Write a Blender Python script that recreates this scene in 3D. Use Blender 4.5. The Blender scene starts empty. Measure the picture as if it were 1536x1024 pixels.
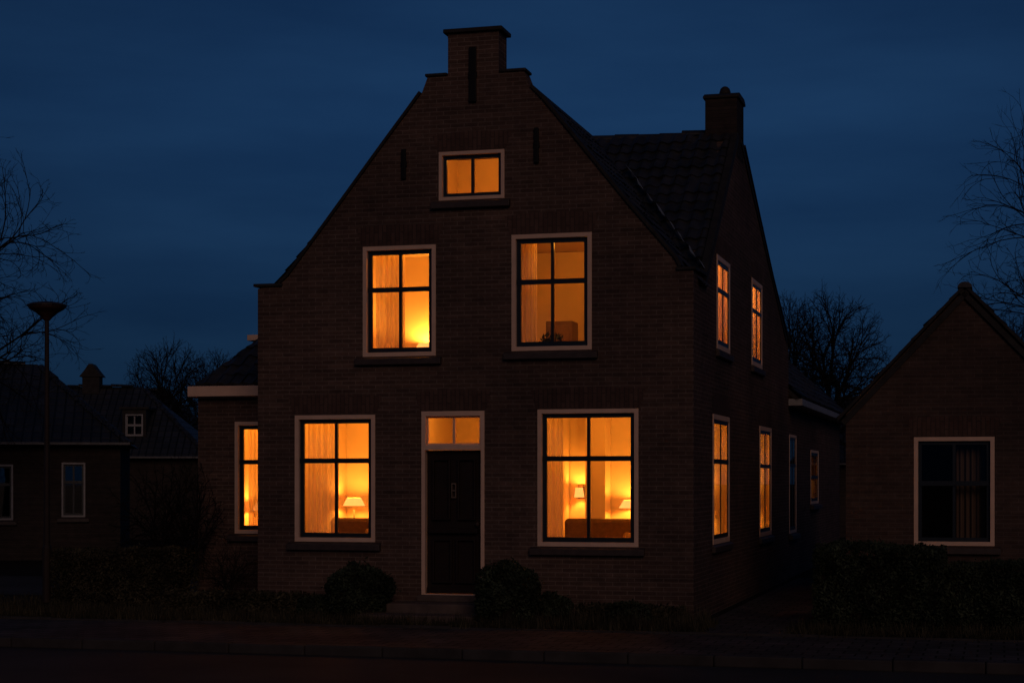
import bpy, bmesh, math, random
from mathutils import Vector, Matrix
from mathutils.geometry import tessellate_polygon
random.seed(7)
R=math.radians
scene=bpy.context.scene
COL=scene.collection
YAW=R(-15.31)
CX,CY=2.547,25.0
ca,sa=math.cos(YAW),math.sin(YAW)
def W(u,v,z=0.0):
    return Vector((CX+u*ca-v*sa, CY+u*sa+v*ca, z))

# ------------------------------------------------------------ materials
def newmat(name):
    m=bpy.data.materials.new(name); m.use_nodes=True
    nt=m.node_tree; b=nt.nodes['Principled BSDF']
    return m,nt,b
def N(nt,t,**kw):
    n=nt.nodes.new(t)
    for k,v in kw.items(): setattr(n,k,v)
    return n
def mixc(nt,a,b,fac,blend='MIX'):
    n=N(nt,'ShaderNodeMix',data_type='RGBA',blend_type=blend)
    for sock,val in ((n.inputs[6],a),(n.inputs[7],b),(n.inputs[0],fac)):
        if hasattr(val,'is_output'): nt.links.new(val,sock)
        elif isinstance(val,(tuple,list)): sock.default_value=(*val[:3],1)
        else: sock.default_value=val
    return n.outputs[2]
def noise(nt,vec,scale,detail=4,rough=.55):
    n=N(nt,'ShaderNodeTexNoise'); n.inputs['Scale'].default_value=scale
    n.inputs['Detail'].default_value=detail; n.inputs['Roughness'].default_value=rough
    if vec is not None: nt.links.new(vec,n.inputs['Vector'])
    return n.outputs['Fac']
def ramp(nt,fac,lo,hi,a=(0,0,0),b=(1,1,1)):
    r=N(nt,'ShaderNodeValToRGB'); r.color_ramp.elements[0].position=lo; r.color_ramp.elements[1].position=hi
    r.color_ramp.elements[0].color=(*a,1); r.color_ramp.elements[1].color=(*b,1)
    nt.links.new(fac,r.inputs[0]); return r.outputs[0]
def bump(nt,b,h,strength=.5,dist=.01):
    n=N(nt,'ShaderNodeBump'); n.inputs['Strength'].default_value=strength; n.inputs['Distance'].default_value=dist
    nt.links.new(h,n.inputs['Height']); nt.links.new(n.outputs[0],b.inputs['Normal'])
def plain(name,col,rough=.6,var=.25,scale=6,bmp=.15,metal=0,spec=.5):
    m,nt,b=newmat(name)
    tc=N(nt,'ShaderNodeTexCoord'); f=noise(nt,tc.outputs['Object'],scale,5)
    f2=ramp(nt,f,.3,.7,tuple(c*(1-var) for c in col),tuple(min(1,c*(1+var)) for c in col))
    nt.links.new(f2,b.inputs['Base Color']); b.inputs['Roughness'].default_value=rough
    b.inputs['Metallic'].default_value=metal; b.inputs['Specular IOR Level'].default_value=spec
    if bmp: bump(nt,b,noise(nt,tc.outputs['Object'],scale*8,3),bmp,.01)
    return m
def brick(name,c1,c2,mortar,vertical=False,bw=.21,rh=.062,ms=.009,spec=.12,stain=1.0):
    m,nt,b=newmat(name)
    uv=N(nt,'ShaderNodeTexCoord').outputs['UV']
    if vertical:
        mp=N(nt,'ShaderNodeMapping'); mp.inputs['Rotation'].default_value=(0,0,R(90)); nt.links.new(uv,mp.inputs[0]); vec=mp.outputs[0]
    else: vec=uv
    br=N(nt,'ShaderNodeTexBrick'); br.inputs['Scale'].default_value=1
    br.inputs['Brick Width'].default_value=bw; br.inputs['Row Height'].default_value=rh
    br.inputs['Mortar Size'].default_value=ms; br.inputs['Mortar Smooth'].default_value=.5
    br.inputs['Bias'].default_value=-.1
    br.inputs['Color1'].default_value=(*c1,1); br.inputs['Color2'].default_value=(*c2,1); br.inputs['Mortar'].default_value=(*mortar,1)
    nt.links.new(vec,br.inputs['Vector'])
    f=ramp(nt,noise(nt,uv,.45,6,.6),.3,.72,(.50,.50,.52),(1.3,1.22,1.15))
    f2=ramp(nt,noise(nt,uv,7,4),.3,.7,(.75,.75,.75),(1.2,1.2,1.2))
    mp2=N(nt,'ShaderNodeMapping'); mp2.inputs['Scale'].default_value=(.5,14,1); nt.links.new(uv,mp2.inputs[0])
    f3=ramp(nt,noise(nt,mp2.outputs[0],1.0,3,.6),.3,.7,(.72,.72,.73),(1.25,1.22,1.2))
    c=mixc(nt,br.outputs['Color'],f,.85*stain,'MULTIPLY'); c=mixc(nt,c,f2,.7,'MULTIPLY')
    if not vertical: c=mixc(nt,c,f3,.8,'MULTIPLY')
    nt.links.new(c,b.inputs['Base Color']); b.inputs['Roughness'].default_value=.9
    b.inputs['Specular IOR Level'].default_value=spec
    inv=N(nt,'ShaderNodeMath',operation='SUBTRACT'); inv.inputs[0].default_value=1; nt.links.new(br.outputs['Fac'],inv.inputs[1])
    ad=N(nt,'ShaderNodeMath',operation='MULTIPLY_ADD'); nt.links.new(noise(nt,uv,40,3),ad.inputs[0]); ad.inputs[1].default_value=.35; nt.links.new(inv.outputs[0],ad.inputs[2])
    bump(nt,b,ad.outputs[0],.55,.012)
    return m
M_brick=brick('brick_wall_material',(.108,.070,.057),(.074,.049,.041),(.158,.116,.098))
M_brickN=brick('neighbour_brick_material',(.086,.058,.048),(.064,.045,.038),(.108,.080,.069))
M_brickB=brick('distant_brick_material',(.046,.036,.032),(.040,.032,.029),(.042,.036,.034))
M_sold=brick('soldier_brick_material',(.110,.068,.056),(.077,.048,.040),(.068,.048,.041),vertical=True,bw=.24,rh=.066)
M_sill=plain('brick_sill_material',(.040,.026,.022),.6,.3,10)
M_frame=plain('cream_paint',(.74,.50,.36),.5,.08,5,.05,spec=.3)
M_sash=plain('dark_sash_paint',(.010,.015,.020),.35,.2,5,.03)
M_door=plain('dark_door_paint',(.019,.011,.008),.5,.2,5,.03,spec=.2)
M_stone=plain('dark_coping_stone',(.026,.023,.022),.7,.3,7,.3,spec=.2)
M_iron=plain('wrought_iron',(.006,.006,.007),.6,.2,10,.1,spec=.2)
M_brass=plain('aged_door_metal',(.14,.10,.07),.5,.2,10,.1)
M_plaster=plain('warm_plaster',(.74,.60,.42),.9,.05,2,.04)
M_wood=plain('wood_floor',(.22,.11,.05),.5,.3,4,.1)
M_sofa=plain('sofa_fabric',(.11,.062,.036),.95,.2,20,.2)
M_sofa2=plain('cushion_fabric',(.22,.135,.08),.95,.35,14,.2)
M_darkwood=plain('dark_wood',(.05,.028,.016),.45,.3,8,.05)
M_palewood=plain('pale_wood',(.16,.10,.06),.5,.2,8,.05)
M_lead=plain('lead_flashing',(.20,.24,.28),.45,.5,9,.3)
M_zinc=plain('zinc_gutter',(.26,.25,.25),.45,.2,5,.05)
M_dzinc=plain('weathered_gutter',(.10,.10,.105),.6,.3,5,.05)
M_bark=plain('bark',(.018,.015,.014),.9,.3,6,.3,spec=.05)
M_twig=plain('twig',(.016,.0135,.0125),.9,.2,6,0,spec=.03)
M_metal=plain('painted_post_metal',(.030,.021,.018),.5,.2,8,.05,spec=.2)
M_lamphead=plain('lamp_head_plastic',(.060,.028,.021),.5,.2,8,.05,spec=.2)
M_stepm=plain('step_brick_stone',(.095,.066,.054),.85,.3,6,.2)
M_kerb=plain('kerb_concrete',(.042,.037,.035),.85,.3,3,.2,spec=.2)
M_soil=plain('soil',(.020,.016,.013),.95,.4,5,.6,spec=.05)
def rooft(name,col,w=.24,l=.33):
    m,nt,b=newmat(name)
    uv=N(nt,'ShaderNodeTexCoord').outputs['UV']
    wv=N(nt,'ShaderNodeTexBrick'); wv.inputs['Scale'].default_value=1; wv.offset=0
    wv.inputs['Brick Width'].default_value=w; wv.inputs['Row Height'].default_value=l
    wv.inputs['Mortar Size'].default_value=.03; wv.inputs['Mortar Smooth'].default_value=1
    wv.inputs['Color1'].default_value=(*[c*1.25 for c in col],1); wv.inputs['Color2'].default_value=(*[c*.7 for c in col],1)
    wv.inputs['Mortar'].default_value=(*[c*.3 for c in col],1)
    nt.links.new(uv,wv.inputs['Vector'])
    c=mixc(nt,wv.outputs['Color'],ramp(nt,noise(nt,uv,.8,5),.3,.7,(.6,.6,.6),(1.3,1.3,1.3)),.8,'MULTIPLY')
    nt.links.new(c,b.inputs['Base Color']); b.inputs['Roughness'].default_value=.55
    inv=N(nt,'ShaderNodeMath',operation='SUBTRACT'); inv.inputs[0].default_value=1; nt.links.new(wv.outputs['Fac'],inv.inputs[1])
    bump(nt,b,inv.outputs[0],1,.05); return m
M_rooffar=rooft('distant_roof_tiles',(.024,.026,.030))
M_tile=plain('pantile_glaze',(.026,.025,.027),.5,.5,3,.25,spec=.35)
def glassmat(name='window_glass',fixed=None):
    m=bpy.data.materials.new(name); m.use_nodes=True; nt=m.node_tree; nt.nodes.clear()
    o=N(nt,'ShaderNodeOutputMaterial'); mx=N(nt,'ShaderNodeMixShader'); tr=N(nt,'ShaderNodeBsdfTransparent'); gl=N(nt,'ShaderNodeBsdfGlossy')
    gl.inputs['Roughness'].default_value=.02; fr=N(nt,'ShaderNodeFresnel'); fr.inputs['IOR'].default_value=1.45
    tr.inputs['Color'].default_value=(.95,.96,.94,1)
    if fixed: mx.inputs[0].default_value=fixed
    else: nt.links.new(fr.outputs[0],mx.inputs[0])
    nt.links.new(tr.outputs[0],mx.inputs[1]); nt.links.new(gl.outputs[0],mx.inputs[2]); nt.links.new(mx.outputs[0],o.inputs[0])
    return m
M_glass=glassmat()
M_glassR=glassmat('reflective_old_glass',.30)
M_glassN=glassmat('dark_room_glass',.05)
def curtainmat(name,col,tr=.5,sheer=0):
    m=bpy.data.materials.new(name); m.use_nodes=True; nt=m.node_tree; nt.nodes.clear()
    o=N(nt,'ShaderNodeOutputMaterial'); mx=N(nt,'ShaderNodeMixShader'); d=N(nt,'ShaderNodeBsdfDiffuse'); t=N(nt,'ShaderNodeBsdfTranslucent')
    tc=N(nt,'ShaderNodeTexCoord')
    mp=N(nt,'ShaderNodeMapping'); mp.inputs['Scale'].default_value=(22,22,.4); nt.links.new(tc.outputs['Object'],mp.inputs[0])
    c=ramp(nt,noise(nt,mp.outputs[0],1.0,2),.3,.7,tuple(x*.9 for x in col),col)
    nt.links.new(c,d.inputs[0]); nt.links.new(c,t.inputs[0])
    mx.inputs[0].default_value=tr
    nt.links.new(d.outputs[0],mx.inputs[1]); nt.links.new(t.outputs[0],mx.inputs[2])
    m2=N(nt,'ShaderNodeMixShader'); tp=N(nt,'ShaderNodeBsdfTransparent'); m2.inputs[0].default_value=sheer
    nt.links.new(mx.outputs[0],m2.inputs[1]); nt.links.new(tp.outputs[0],m2.inputs[2]); nt.links.new(m2.outputs[0],o.inputs[0]); return m
M_curt=curtainmat('linen_curtain',(.92,.76,.52),.55,.22)
M_curtN=curtainmat('brown_curtain',(.20,.13,.10),.3)
def emis(name,col,s):
    m,nt,b=newmat(name); b.inputs['Base Color'].default_value=(*col,1)
    b.inputs['Emission Color'].default_value=(*col,1); b.inputs['Emission Strength'].default_value=s; return m
M_shade=emis('glowing_lamp_shade',(1,.46,.11),1.15)
def leafmat(name,col):
    m,nt,b=newmat(name); g=N(nt,'ShaderNodeNewGeometry')
    c=ramp(nt,g.outputs['Random Per Island'],0,1,tuple(x*.45 for x in col),tuple(x*1.5 for x in col))
    tc=N(nt,'ShaderNodeTexCoord'); c=mixc(nt,c,ramp(nt,noise(nt,tc.outputs['Object'],3,3),.35,.65,(.45,.45,.45),(1.3,1.3,1.3)),1,'MULTIPLY')
    nt.links.new(c,b.inputs['Base Color']); b.inputs['Roughness'].default_value=.7; b.inputs['Specular IOR Level'].default_value=.10; return m
M_leaf=leafmat('hedge_leaf',(.034,.044,.025))
M_leafb=leafmat('brown_hedge_leaf',(.055,.048,.028))
M_grass=leafmat('dry_grass',(.058,.050,.028))
def pavemat():
    m,nt,b=newmat('paving_slabs')
    uv=N(nt,'ShaderNodeTexCoord').outputs['UV']
    br=N(nt,'ShaderNodeTexBrick'); br.inputs['Scale'].default_value=1; br.inputs['Brick Width'].default_value=.3; br.inputs['Row Height'].default_value=.3
    br.inputs['Mortar Size'].default_value=.012; br.inputs['Color1'].default_value=(.086,.074,.070,1); br.inputs['Color2'].default_value=(.056,.050,.048,1); br.inputs['Mortar'].default_value=(.016,.014,.013,1)
    nt.links.new(uv,br.inputs['Vector'])
    c=mixc(nt,br.outputs['Color'],ramp(nt,noise(nt,uv,.9,6),.3,.7,(.5,.5,.5),(1.2,1.2,1.2)),1,'MULTIPLY')
    nt.links.new(c,b.inputs['Base Color']); b.inputs['Roughness'].default_value=.9; b.inputs['Specular IOR Level'].default_value=.1
    inv=N(nt,'ShaderNodeMath',operation='SUBTRACT'); inv.inputs[0].default_value=1; nt.links.new(br.outputs['Fac'],inv.inputs[1])
    ad=N(nt,'ShaderNodeMath',operation='MULTIPLY_ADD'); nt.links.new(noise(nt,uv,5,5),ad.inputs[0]); ad.inputs[1].default_value=1.2; nt.links.new(inv.outputs[0],ad.inputs[2])
    bump(nt,b,ad.outputs[0],.7,.014); return m
M_pave=pavemat()
def asph():
    m,nt,b=newmat('asphalt'); tc=N(nt,'ShaderNodeTexCoord').outputs['Object']
    c=mixc(nt,ramp(nt,noise(nt,tc,60,3,.8),.35,.65,(.032,.029,.029),(.066,.060,.059)),ramp(nt,noise(nt,tc,.4,6),.3,.7,(.6,.6,.6),(1.2,1.2,1.2)),1,'MULTIPLY')
    nt.links.new(c,b.inputs['Base Color']); b.inputs['Roughness'].default_value=.9; b.inputs['Specular IOR Level'].default_value=.1
    bump(nt,b,noise(nt,tc,90,3,.8),.6,.01); return m
M_asph=asph()

# ------------------------------------------------------------ mesh builder
class MB:
    def __init__(s): s.v=[]; s.f=[]; s.m=[]
    def quad(s,a,b,c,d,m=0):
        i=len(s.v); s.v+= [tuple(a),tuple(b),tuple(c),tuple(d)]; s.f.append((i,i+1,i+2,i+3)); s.m.append(m)
    def poly(s,pts,m=0):
        i=len(s.v); s.v+=[tuple(p) for p in pts]; s.f.append(tuple(range(i,i+len(pts)))); s.m.append(m)
    def box(s,x0,x1,y0,y1,z0,z1,m=0):
        i=len(s.v)
        s.v+=[(x0,y0,z0),(x1,y0,z0),(x1,y1,z0),(x0,y1,z0),(x0,y0,z1),(x1,y0,z1),(x1,y1,z1),(x0,y1,z1)]
        for f in ((0,3,2,1),(4,5,6,7),(0,1,5,4),(1,2,6,5),(2,3,7,6),(3,0,4,7)):
            s.f.append(tuple(i+k for k in f)); s.m.append(m)
    def prism(s,outer,holes,axis,d0,d1,m=0):
        loops=[outer]+list(holes)
        tri=tessellate_polygon([[Vector((p[0],p[1],0)) for p in l] for l in loops])
        flat=[p for l in loops for p in l]; n=len(flat); i=len(s.v)
        mk=(lambda p,d:(p[0],d,p[1])) if axis=='y' else (lambda p,d:(d,p[0],p[1]))
        s.v+=[mk(p,d0) for p in flat]+[mk(p,d1) for p in flat]
        for t in tri:
            s.f.append(tuple(i+k for k in t)); s.m.append(m); s.f.append(tuple(i+n+k for k in reversed(t))); s.m.append(m)
        o=0
        for l in loops:
            L=len(l)
            for k in range(L):
                a=o+k;b=o+(k+1)%L
                s.f.append((i+a,i+b,i+n+b,i+n+a)); s.m.append(m)
            o+=L
    def lathe(s,prof,cx,cy,n=16,m=0,cap=True):
        i=len(s.v)
        for r,z in prof:
            for k in range(n):
                a=2*math.pi*k/n; s.v.append((cx+r*math.cos(a),cy+r*math.sin(a),z))
        for j in range(len(prof)-1):
            for k in range(n):
                s.f.append((i+j*n+k,i+j*n+(k+1)%n,i+(j+1)*n+(k+1)%n,i+(j+1)*n+k)); s.m.append(m)
        if cap:
            s.f.append(tuple(i+k for k in reversed(range(n)))); s.m.append(m)
            s.f.append(tuple(i+(len(prof)-1)*n+k for k in range(n))); s.m.append(m)
    def tube(s,pts,rads,n=4,m=0):
        i=len(s.v); P=[Vector(p) for p in pts]
        for j,p in enumerate(P):
            d=(P[min(j+1,len(P)-1)]-P[max(j-1,0)]).normalized()
            a=d.orthogonal().normalized(); b=d.cross(a)
            for k in range(n):
                t=2*math.pi*k/n; s.v.append(tuple(p+(a*math.cos(t)+b*math.sin(t))*rads[j]))
        for j in range(len(P)-1):
            for k in range(n):
                s.f.append((i+j*n+k,i+j*n+(k+1)%n,i+(j+1)*n+(k+1)%n,i+(j+1)*n+k)); s.m.append(m)
    def obj(s,name,mats,parent=None,loc=(0,0,0),rotz=0,smooth=False,recalc=True,bevel=0,uv=True,matfn=None,clip=None):
        me=bpy.data.meshes.new(name); me.from_pydata(s.v,[],s.f); me.polygons.foreach_set('material_index',s.m)
        for m in mats: me.materials.append(m)
        if recalc or clip or matfn:
            bm=bmesh.new(); bm.from_mesh(me)
            if recalc: bmesh.ops.recalc_face_normals(bm,faces=bm.faces)
            if clip:
                for co,no in clip:
                    bmesh.ops.bisect_plane(bm,geom=bm.verts[:]+bm.edges[:]+bm.faces[:],plane_co=co,plane_no=no,clear_inner=True)
            if matfn:
                bm.normal_update()
                for f in bm.faces:
                    r=matfn(f)
                    if r is not None: f.material_index=r
            bm.to_mesh(me); bm.free()
        if uv:
            l=me.uv_layers.new(name='UVMap'); Z=Vector((0,0,1))
            for p in me.polygons:
                n=p.normal
                if abs(n.z)>.985: t=Vector((1,0,0)); b=Vector((0,1,0))
                else: t=Z.cross(n).normalized(); b=n.cross(t)
                for li in p.loop_indices:
                    co=me.vertices[me.loops[li].vertex_index].co
                    l.data[li].uv=(co.dot(t),co.dot(b))
        if smooth: me.polygons.foreach_set('use_smooth',[True]*len(me.polygons))
        o=bpy.data.objects.new(name,me); COL.objects.link(o)
        o.location=loc; o.rotation_euler=(0,0,rotz)
        if parent: o.parent=parent
        if bevel:
            md=o.modifiers.new('bevel','BEVEL'); md.width=bevel; md.segments=2; md.limit_method='ANGLE'
        return o
def empty(name,loc,rotz=0,label=None,cat=None,group=None):
    e=bpy.data.objects.new(name,None); COL.objects.link(e); e.location=loc; e.rotation_euler=(0,0,rotz); e.empty_display_size=.3
    tag(e,label,cat,group); return e
def tag(o,label=None,cat=None,group=None):
    if label: o['label']=label
    if cat: o['category']=cat
    if group: o['group']=group
def rect(x0,x1,z0,z1): return [(x0,z0),(x1,z0),(x1,z1),(x0,z1)]

# ------------------------------------------------------------ window / parts
def window(parent,loc,rot,w,z0,z1,transom=.34,mull=True,fw=.065,sw=.06,sill=True,fm=None,sm=None,name='window',sproud=.09,label=None,thin=False,glass=None):
    fm=fm or M_frame; sm=sm or M_sash
    e=.003
    a=fw+.002
    yf0,yf1,ys0,ys1,yg,yt=(-.012,.15,.055,.105,.08,.035) if not thin else (-.010,.03,.002,.018,.010,-.004)
    s=MB(); X0,X1,Z0,Z1=a,w-a,z0+a,z1-a
    holes=[]
    zt=Z1-(Z1-Z0)*transom if transom else None
    zs=[(Z0+sw*1.1,Z1-sw)] if not transom else [(Z0+sw*1.15,zt-.03),(zt+.03,Z1-sw)]
    xm=(X0+X1)/2
    xs=[(X0+sw,xm-.022),(xm+.022,X1-sw)] if mull else [(X0+sw,X1-sw)]
    for (p,q) in zs:
        for (g,h) in xs: holes.append(rect(g,h,p,q))
    s.prism(rect(X0,X1,Z0,Z1),holes,'y',ys0,ys1)
    if transom: s.box(X0+.001,X1-.001,yt,ys0-.0005,zt-.036,zt+.036)
    win=s.obj(name,[sm],parent,loc,rot)
    if label: win['label']=label
    f=MB(); f.prism(rect(e,w-e,z0+e,z1-e),[rect(fw,w-fw,z0+fw,z1-fw)],'y',yf0,yf1)
    f.obj('frame',[fm],win,bevel=.004)
    g=MB(); g.quad((X0+.01,yg,Z0+.01),(X1-.01,yg,Z0+.01),(X1-.01,yg,Z1-.01),(X0+.01,yg,Z1-.01))
    g.obj('window_pane',[glass or M_glass],win)
    if sill:
        b=MB()
        y0=-sproud
        b.prism([(y0,z0-.12),(.0-.002,z0-.12),(-.002,z0-.002),(y0,z0-.03)],[],'x',-.10,w+.09)
        b.obj('sill',[M_sill],win,bevel=.008)
    return win
def lintel(parent,x0,x1,z,hh=.27,splay=.10,rise=.045,y=-.003,side=False):
    m=MB(); n=10; top=[];bot=[]
    for k in range(n+1):
        t=k/n; x=x0-.02+(x1-x0+.04)*t; q=1-(2*t-1)**2
        bot.append((x,z+.012)); top.append((x0-splay+(x1-x0+2*splay)*t,z+hh+rise*q))
    loop=bot+top[::-1]
    if side: m.prism(loop,[],'x',-.02,.003)
    else: m.prism(loop,[],'y',y,.02)
    return m.obj('lintel',[M_sold],parent)

# pantile roof plane
def pantiles(mb,p0,dw,ds,width,length,tw=.205,tl=.265,seed=1,deck=True):
    rnd=random.Random(seed)
    p0=Vector(p0); dw=Vector(dw).normalized(); ds=Vector(ds).normalized(); n=dw.cross(ds).normalized()
    if n.z<0: n=-n
    nc=max(1,int(width/tw)); tw=width/nc; nr=max(1,int(length/tl)); tl=length/nr
    for r in range(nr):
        for c in range(nc):
            j=rnd.uniform(-.006,.010); jx=rnd.uniform(-.005,.005); tilt=rnd.uniform(-.004,.004)
            i=len(mb.v); K=6
            for row,(s,h) in enumerate(((r*tl,.0),(r*tl-.015,.034),((r+1)*tl+.0,.010))):
                for k in range(K+1):
                    x=c*tw+k/K*tw+jx
                    prof=.020*math.sin(2*math.pi*k/K+.6)
                    q=p0+dw*x+ds*s+n*(h+prof+j+tilt*k)
                    if row==0: q=p0+dw*x+ds*s+n*(prof+j-.01)
                    mb.v.append(tuple(q))
            for a,b in ((0,1),(1,2)):
                for k in range(K):
                    mb.f.append((i+a*(K+1)+k,i+a*(K+1)+k+1,i+b*(K+1)+k+1,i+b*(K+1)+k)); mb.m.append(0)
    if deck:
        q=[p0-n*.04,p0+dw*width-n*.04,p0+dw*width+ds*length-n*.04,p0+ds*length-n*.04]
        mb.quad(*q,m=1)
        q2=[x-n*.08 for x in q]; mb.quad(*q2,m=1)
        for k in range(4): mb.quad(q[k],q[(k+1)%4],q2[(k+1)%4],q2[k],m=1)
def ridge_tiles(mb,a,b,r=.12,seg=.38,seed=3):
    rnd=random.Random(seed); a=Vector(a); b=Vector(b); L=(b-a).length; n=int(L/seg); d=(b-a)/L; s=Vector((0,0,1)).cross(d).normalized(); u=d.cross(s)
    if u.z<0: u=-u
    for k in range(n):
        i=len(mb.v); jz=rnd.uniform(-.014,.018); K=8
        for e,(t,rr) in enumerate(((k*seg,r*1.08),((k+1)*seg+.02,r*.95))):
            c=a+d*t+Vector((0,0,jz))
            for q in range(K+1):
                an=math.pi*q/K; mb.v.append(tuple(c+s*math.cos(an)*rr+u*math.sin(an)*rr*.8))
        for q in range(K): mb.f.append((i+q,i+q+1,i+K+1+q+1,i+K+1+q)); mb.m.append(0)
        mb.f.append(tuple(range(i,i+K+1))); mb.m.append(0)

# ============================================================ MAIN HOUSE
H=empty('house',(CX,CY,0),YAW,'tall dark brick Dutch gabled house with glowing amber windows','house')
front_out=[(-6.6,-.1),(0,-.1),(0,4.95),(-.20,5.0),(-.27,5.13),(-.95,5.93),(-1.75,6.93),(-2.18,7.46),(-2.37,7.66),(-2.46,7.89),(-2.84,7.89),(-2.841,8.43),(-3.608,8.43),(-3.609,7.89),(-3.92,7.89),(-4.01,7.66),(-4.2,7.42),(-4.63,6.89),(-5.45,5.86),(-6.10,5.05),(-6.24,4.93),(-6.6,4.87)]
WLL=(-6.006,-4.730,1.085,2.97); WLR=(-2.263,-.781,1.05,3.02)
WUL=(-4.928,-3.792,3.815,5.445); WUR=(-2.650,-1.458,3.858,5.54); WAT=(-3.751,-2.751,6.07,6.785)
DOOR=(-4.017,-3.052,.31,3.01)
fh=[rect(*w) for w in (WLL,WLR,WUL,WUR,WAT,DOOR)]
m=MB(); m.prism(front_out,fh,'y',0,.3)
def fr_mat(f):
    c=f.calc_center_median()
    if f.normal.y>.9: return 1
    if .02<c.y<.28 and c.z<7 and c.z>.3 and c.x>-6.5 and c.x<-.1 and (abs(f.normal.x)>.9 or abs(f.normal.z)>.9): return 1
    return 0
wall=m.obj('wall',[M_brick,M_plaster],H,matfn=fr_mat)
side_out=[(.3,-.1),(11.7,-.1),(11.7,4.66),(11.45,4.80),(9.0,5.76),(7.2,6.56),(4.9,7.62),(4.2,7.58),(3.5,6.95),(1.15,5.06),(1.0,4.93),(.3,4.93)]
SW=[(1.75,3.45,1.03,3.0),(7.15,8.85,.98,2.98),(2.14,3.50,4.0,5.44),(6.1,7.5,4.0,5.52)]
m=MB(); m.prism(side_out,[rect(*w) for w in SW],'x',-.3,0)
def sd_mat(f):
    c=f.calc_center_median()
    if f.normal.x<-.9: return 1
    if -.28<c.x<-.02 and .3<c.z<5.6 and 1.6<c.y<9 and (abs(f.normal.y)>.95 or abs(f.normal.z)>.98): return 1
    return 0
m.obj('wall',[M_brick,M_plaster],H,matfn=sd_mat)
m=MB(); m.box(-6.6,-6.3,.3,11.4,-.1,4.9); m.obj('wall',[M_brick],H)
m=MB(); m.prism([(-6.6,-.1),(-.3,-.1),(-.3,4.9),(-2.5,7.6),(-3.9,7.6),(-6.3,4.9),(-6.6,4.9)],[],'y',11.4,11.7); m.obj('wall',[M_brick],H)
def coping(pts,y0,y1,th,name='coping',axis='y',mat=M_stone):
    mb=MB()
    P=[Vector((p[0],p[1])) for p in pts]
    lo=[];hi=[]
    for i,p in enumerate(P):
        d=(P[min(i+1,len(P)-1)]-P[max(i-1,0)]).normalized(); n=Vector((-d.y,d.x))
        if n.y<0: n=-n
        lo.append(p+n*.003); hi.append(p+n*th)
    loop=[tuple(x) for x in lo]+[tuple(x) for x in reversed(hi)]
    mb.prism(loop,[],axis,y0,y1)
    return mb.obj(name,[mat],H)
coping(front_out[3:9][::-1],-.04,.34,.045)
coping(front_out[15:21][::-1],-.04,.34,.045)
def cbox(*a,name='coping',mat=M_stone,bev=.01,par=None):
    m=MB(); m.box(*a); return m.obj(name,[mat],par or H,bevel=bev)
cbox(-2.83,-2.43,-.03,.33,7.893,7.935); cbox(-3.955,-3.62,-.03,.33,7.893,7.935)
cbox(-.24,.04,-.04,.34,4.953,5.0); cbox(-6.66,-6.2,-.04,.34,4.90,4.945)
m=MB(); m.box(-3.612,-2.837,.3005,.42,7.4,8.5); fch=m.obj('chimney',[M_brick],H)
m=MB(); m.box(-3.611,-2.838,-.001,.3,8.431,8.5); m.obj('wall',[M_brick],H)
cbox(-3.67,-2.78,-.055,.47,8.501,8.56,name='chimney_cap',par=fch)
for (x,z0,z1) in ((-3.225,7.48,8.28),(-4.28,6.41,6.85),(-2.27,6.55,7.06)):
    wd=.055 if z1>8 else .035
    a=MB(); a.box(x-wd,x+wd,-.05,-.008,z0,z1); a.box(x-wd-.012,x+wd+.012,-.035,-.0085,(z0+z1)/2-.04,(z0+z1)/2+.04)
    a.obj('wall_anchor',[M_iron],H,bevel=.01)
# ---- roofs
pR=Vector((0.03,.34,4.80)); tR=Vector((-2.46,.34,7.74)); dR=tR-pR
p=Vector((-.0,.98,4.93)); t=Vector((-.0,4.35,7.70)); d=t-p
nR=Vector((0,1,0)).cross(dR).normalized(); nR=nR if nR.z>0 else -nR
nC=Vector((1,0,0)).cross(d).normalized(); nC=nC if nC.z>0 else -nC
rr=MB()
pantiles(rr,pR,(0,1,0),dR,4.2,dR.length,seed=11)
rr.obj('roof',[M_tile,M_stone],H,recalc=False,uv=False,clip=[(p-nC*.10,nC)])
rr=MB()
k=(.98)/2.49; pR2=pR+dR*k+Vector((0,4.2,0)); pantiles(rr,pR2,(0,1,0),dR,6.9,dR.length*(1-k),seed=16)
pL=Vector((-6.62,.34,4.76)); tL=Vector((-3.95,.34,7.74)); dL=tL-pL
pantiles(rr,pL,(0,1,0),dL,11.0,dL.length,seed=12)
rr.box(-3.97,-2.44,.43,11.3,7.66,7.78,1)
roof=rr.obj('roof',[M_tile,M_stone],H,recalc=False,uv=False)
cr=MB()
pantiles(cr,p+Vector((-4.2,0,0)),(1,0,0),d,4.22,d.length,seed=13)
p2=Vector((-4.2,11.78,4.66)); t2=Vector((-4.2,4.75,7.70)); d2=t2-p2
pantiles(cr,p2,(1,0,0),d2,4.22,d2.length,seed=14)
cr.box(-4.0,-.02,4.3,4.8,7.55,7.66,1)
ridge_tiles(cr,(-3.6,4.55,7.70),(-.5,4.55,7.70))
cr.box(-.6,-.02,.35,1.05,4.75,4.92,1)
croof=cr.obj('roof',[M_tile,M_stone],H,recalc=False,uv=False,clip=[(pR+nR*-.02,nR)])
vl=MB()
dirv=nR.cross(nC).normalized(); dirv=dirv if dirv.z>0 else -dirv
y=1.02; z=p.z+(y-p.y)*(d.z/d.y); kk=(z-pR.z)/(tR.z-pR.z); I0=Vector((pR.x+(tR.x-pR.x)*kk,y,z))
w1=dirv.cross(nR).normalized()
if w1.x<0: w1=-w1
rnd=random.Random(4); prev=None
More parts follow.
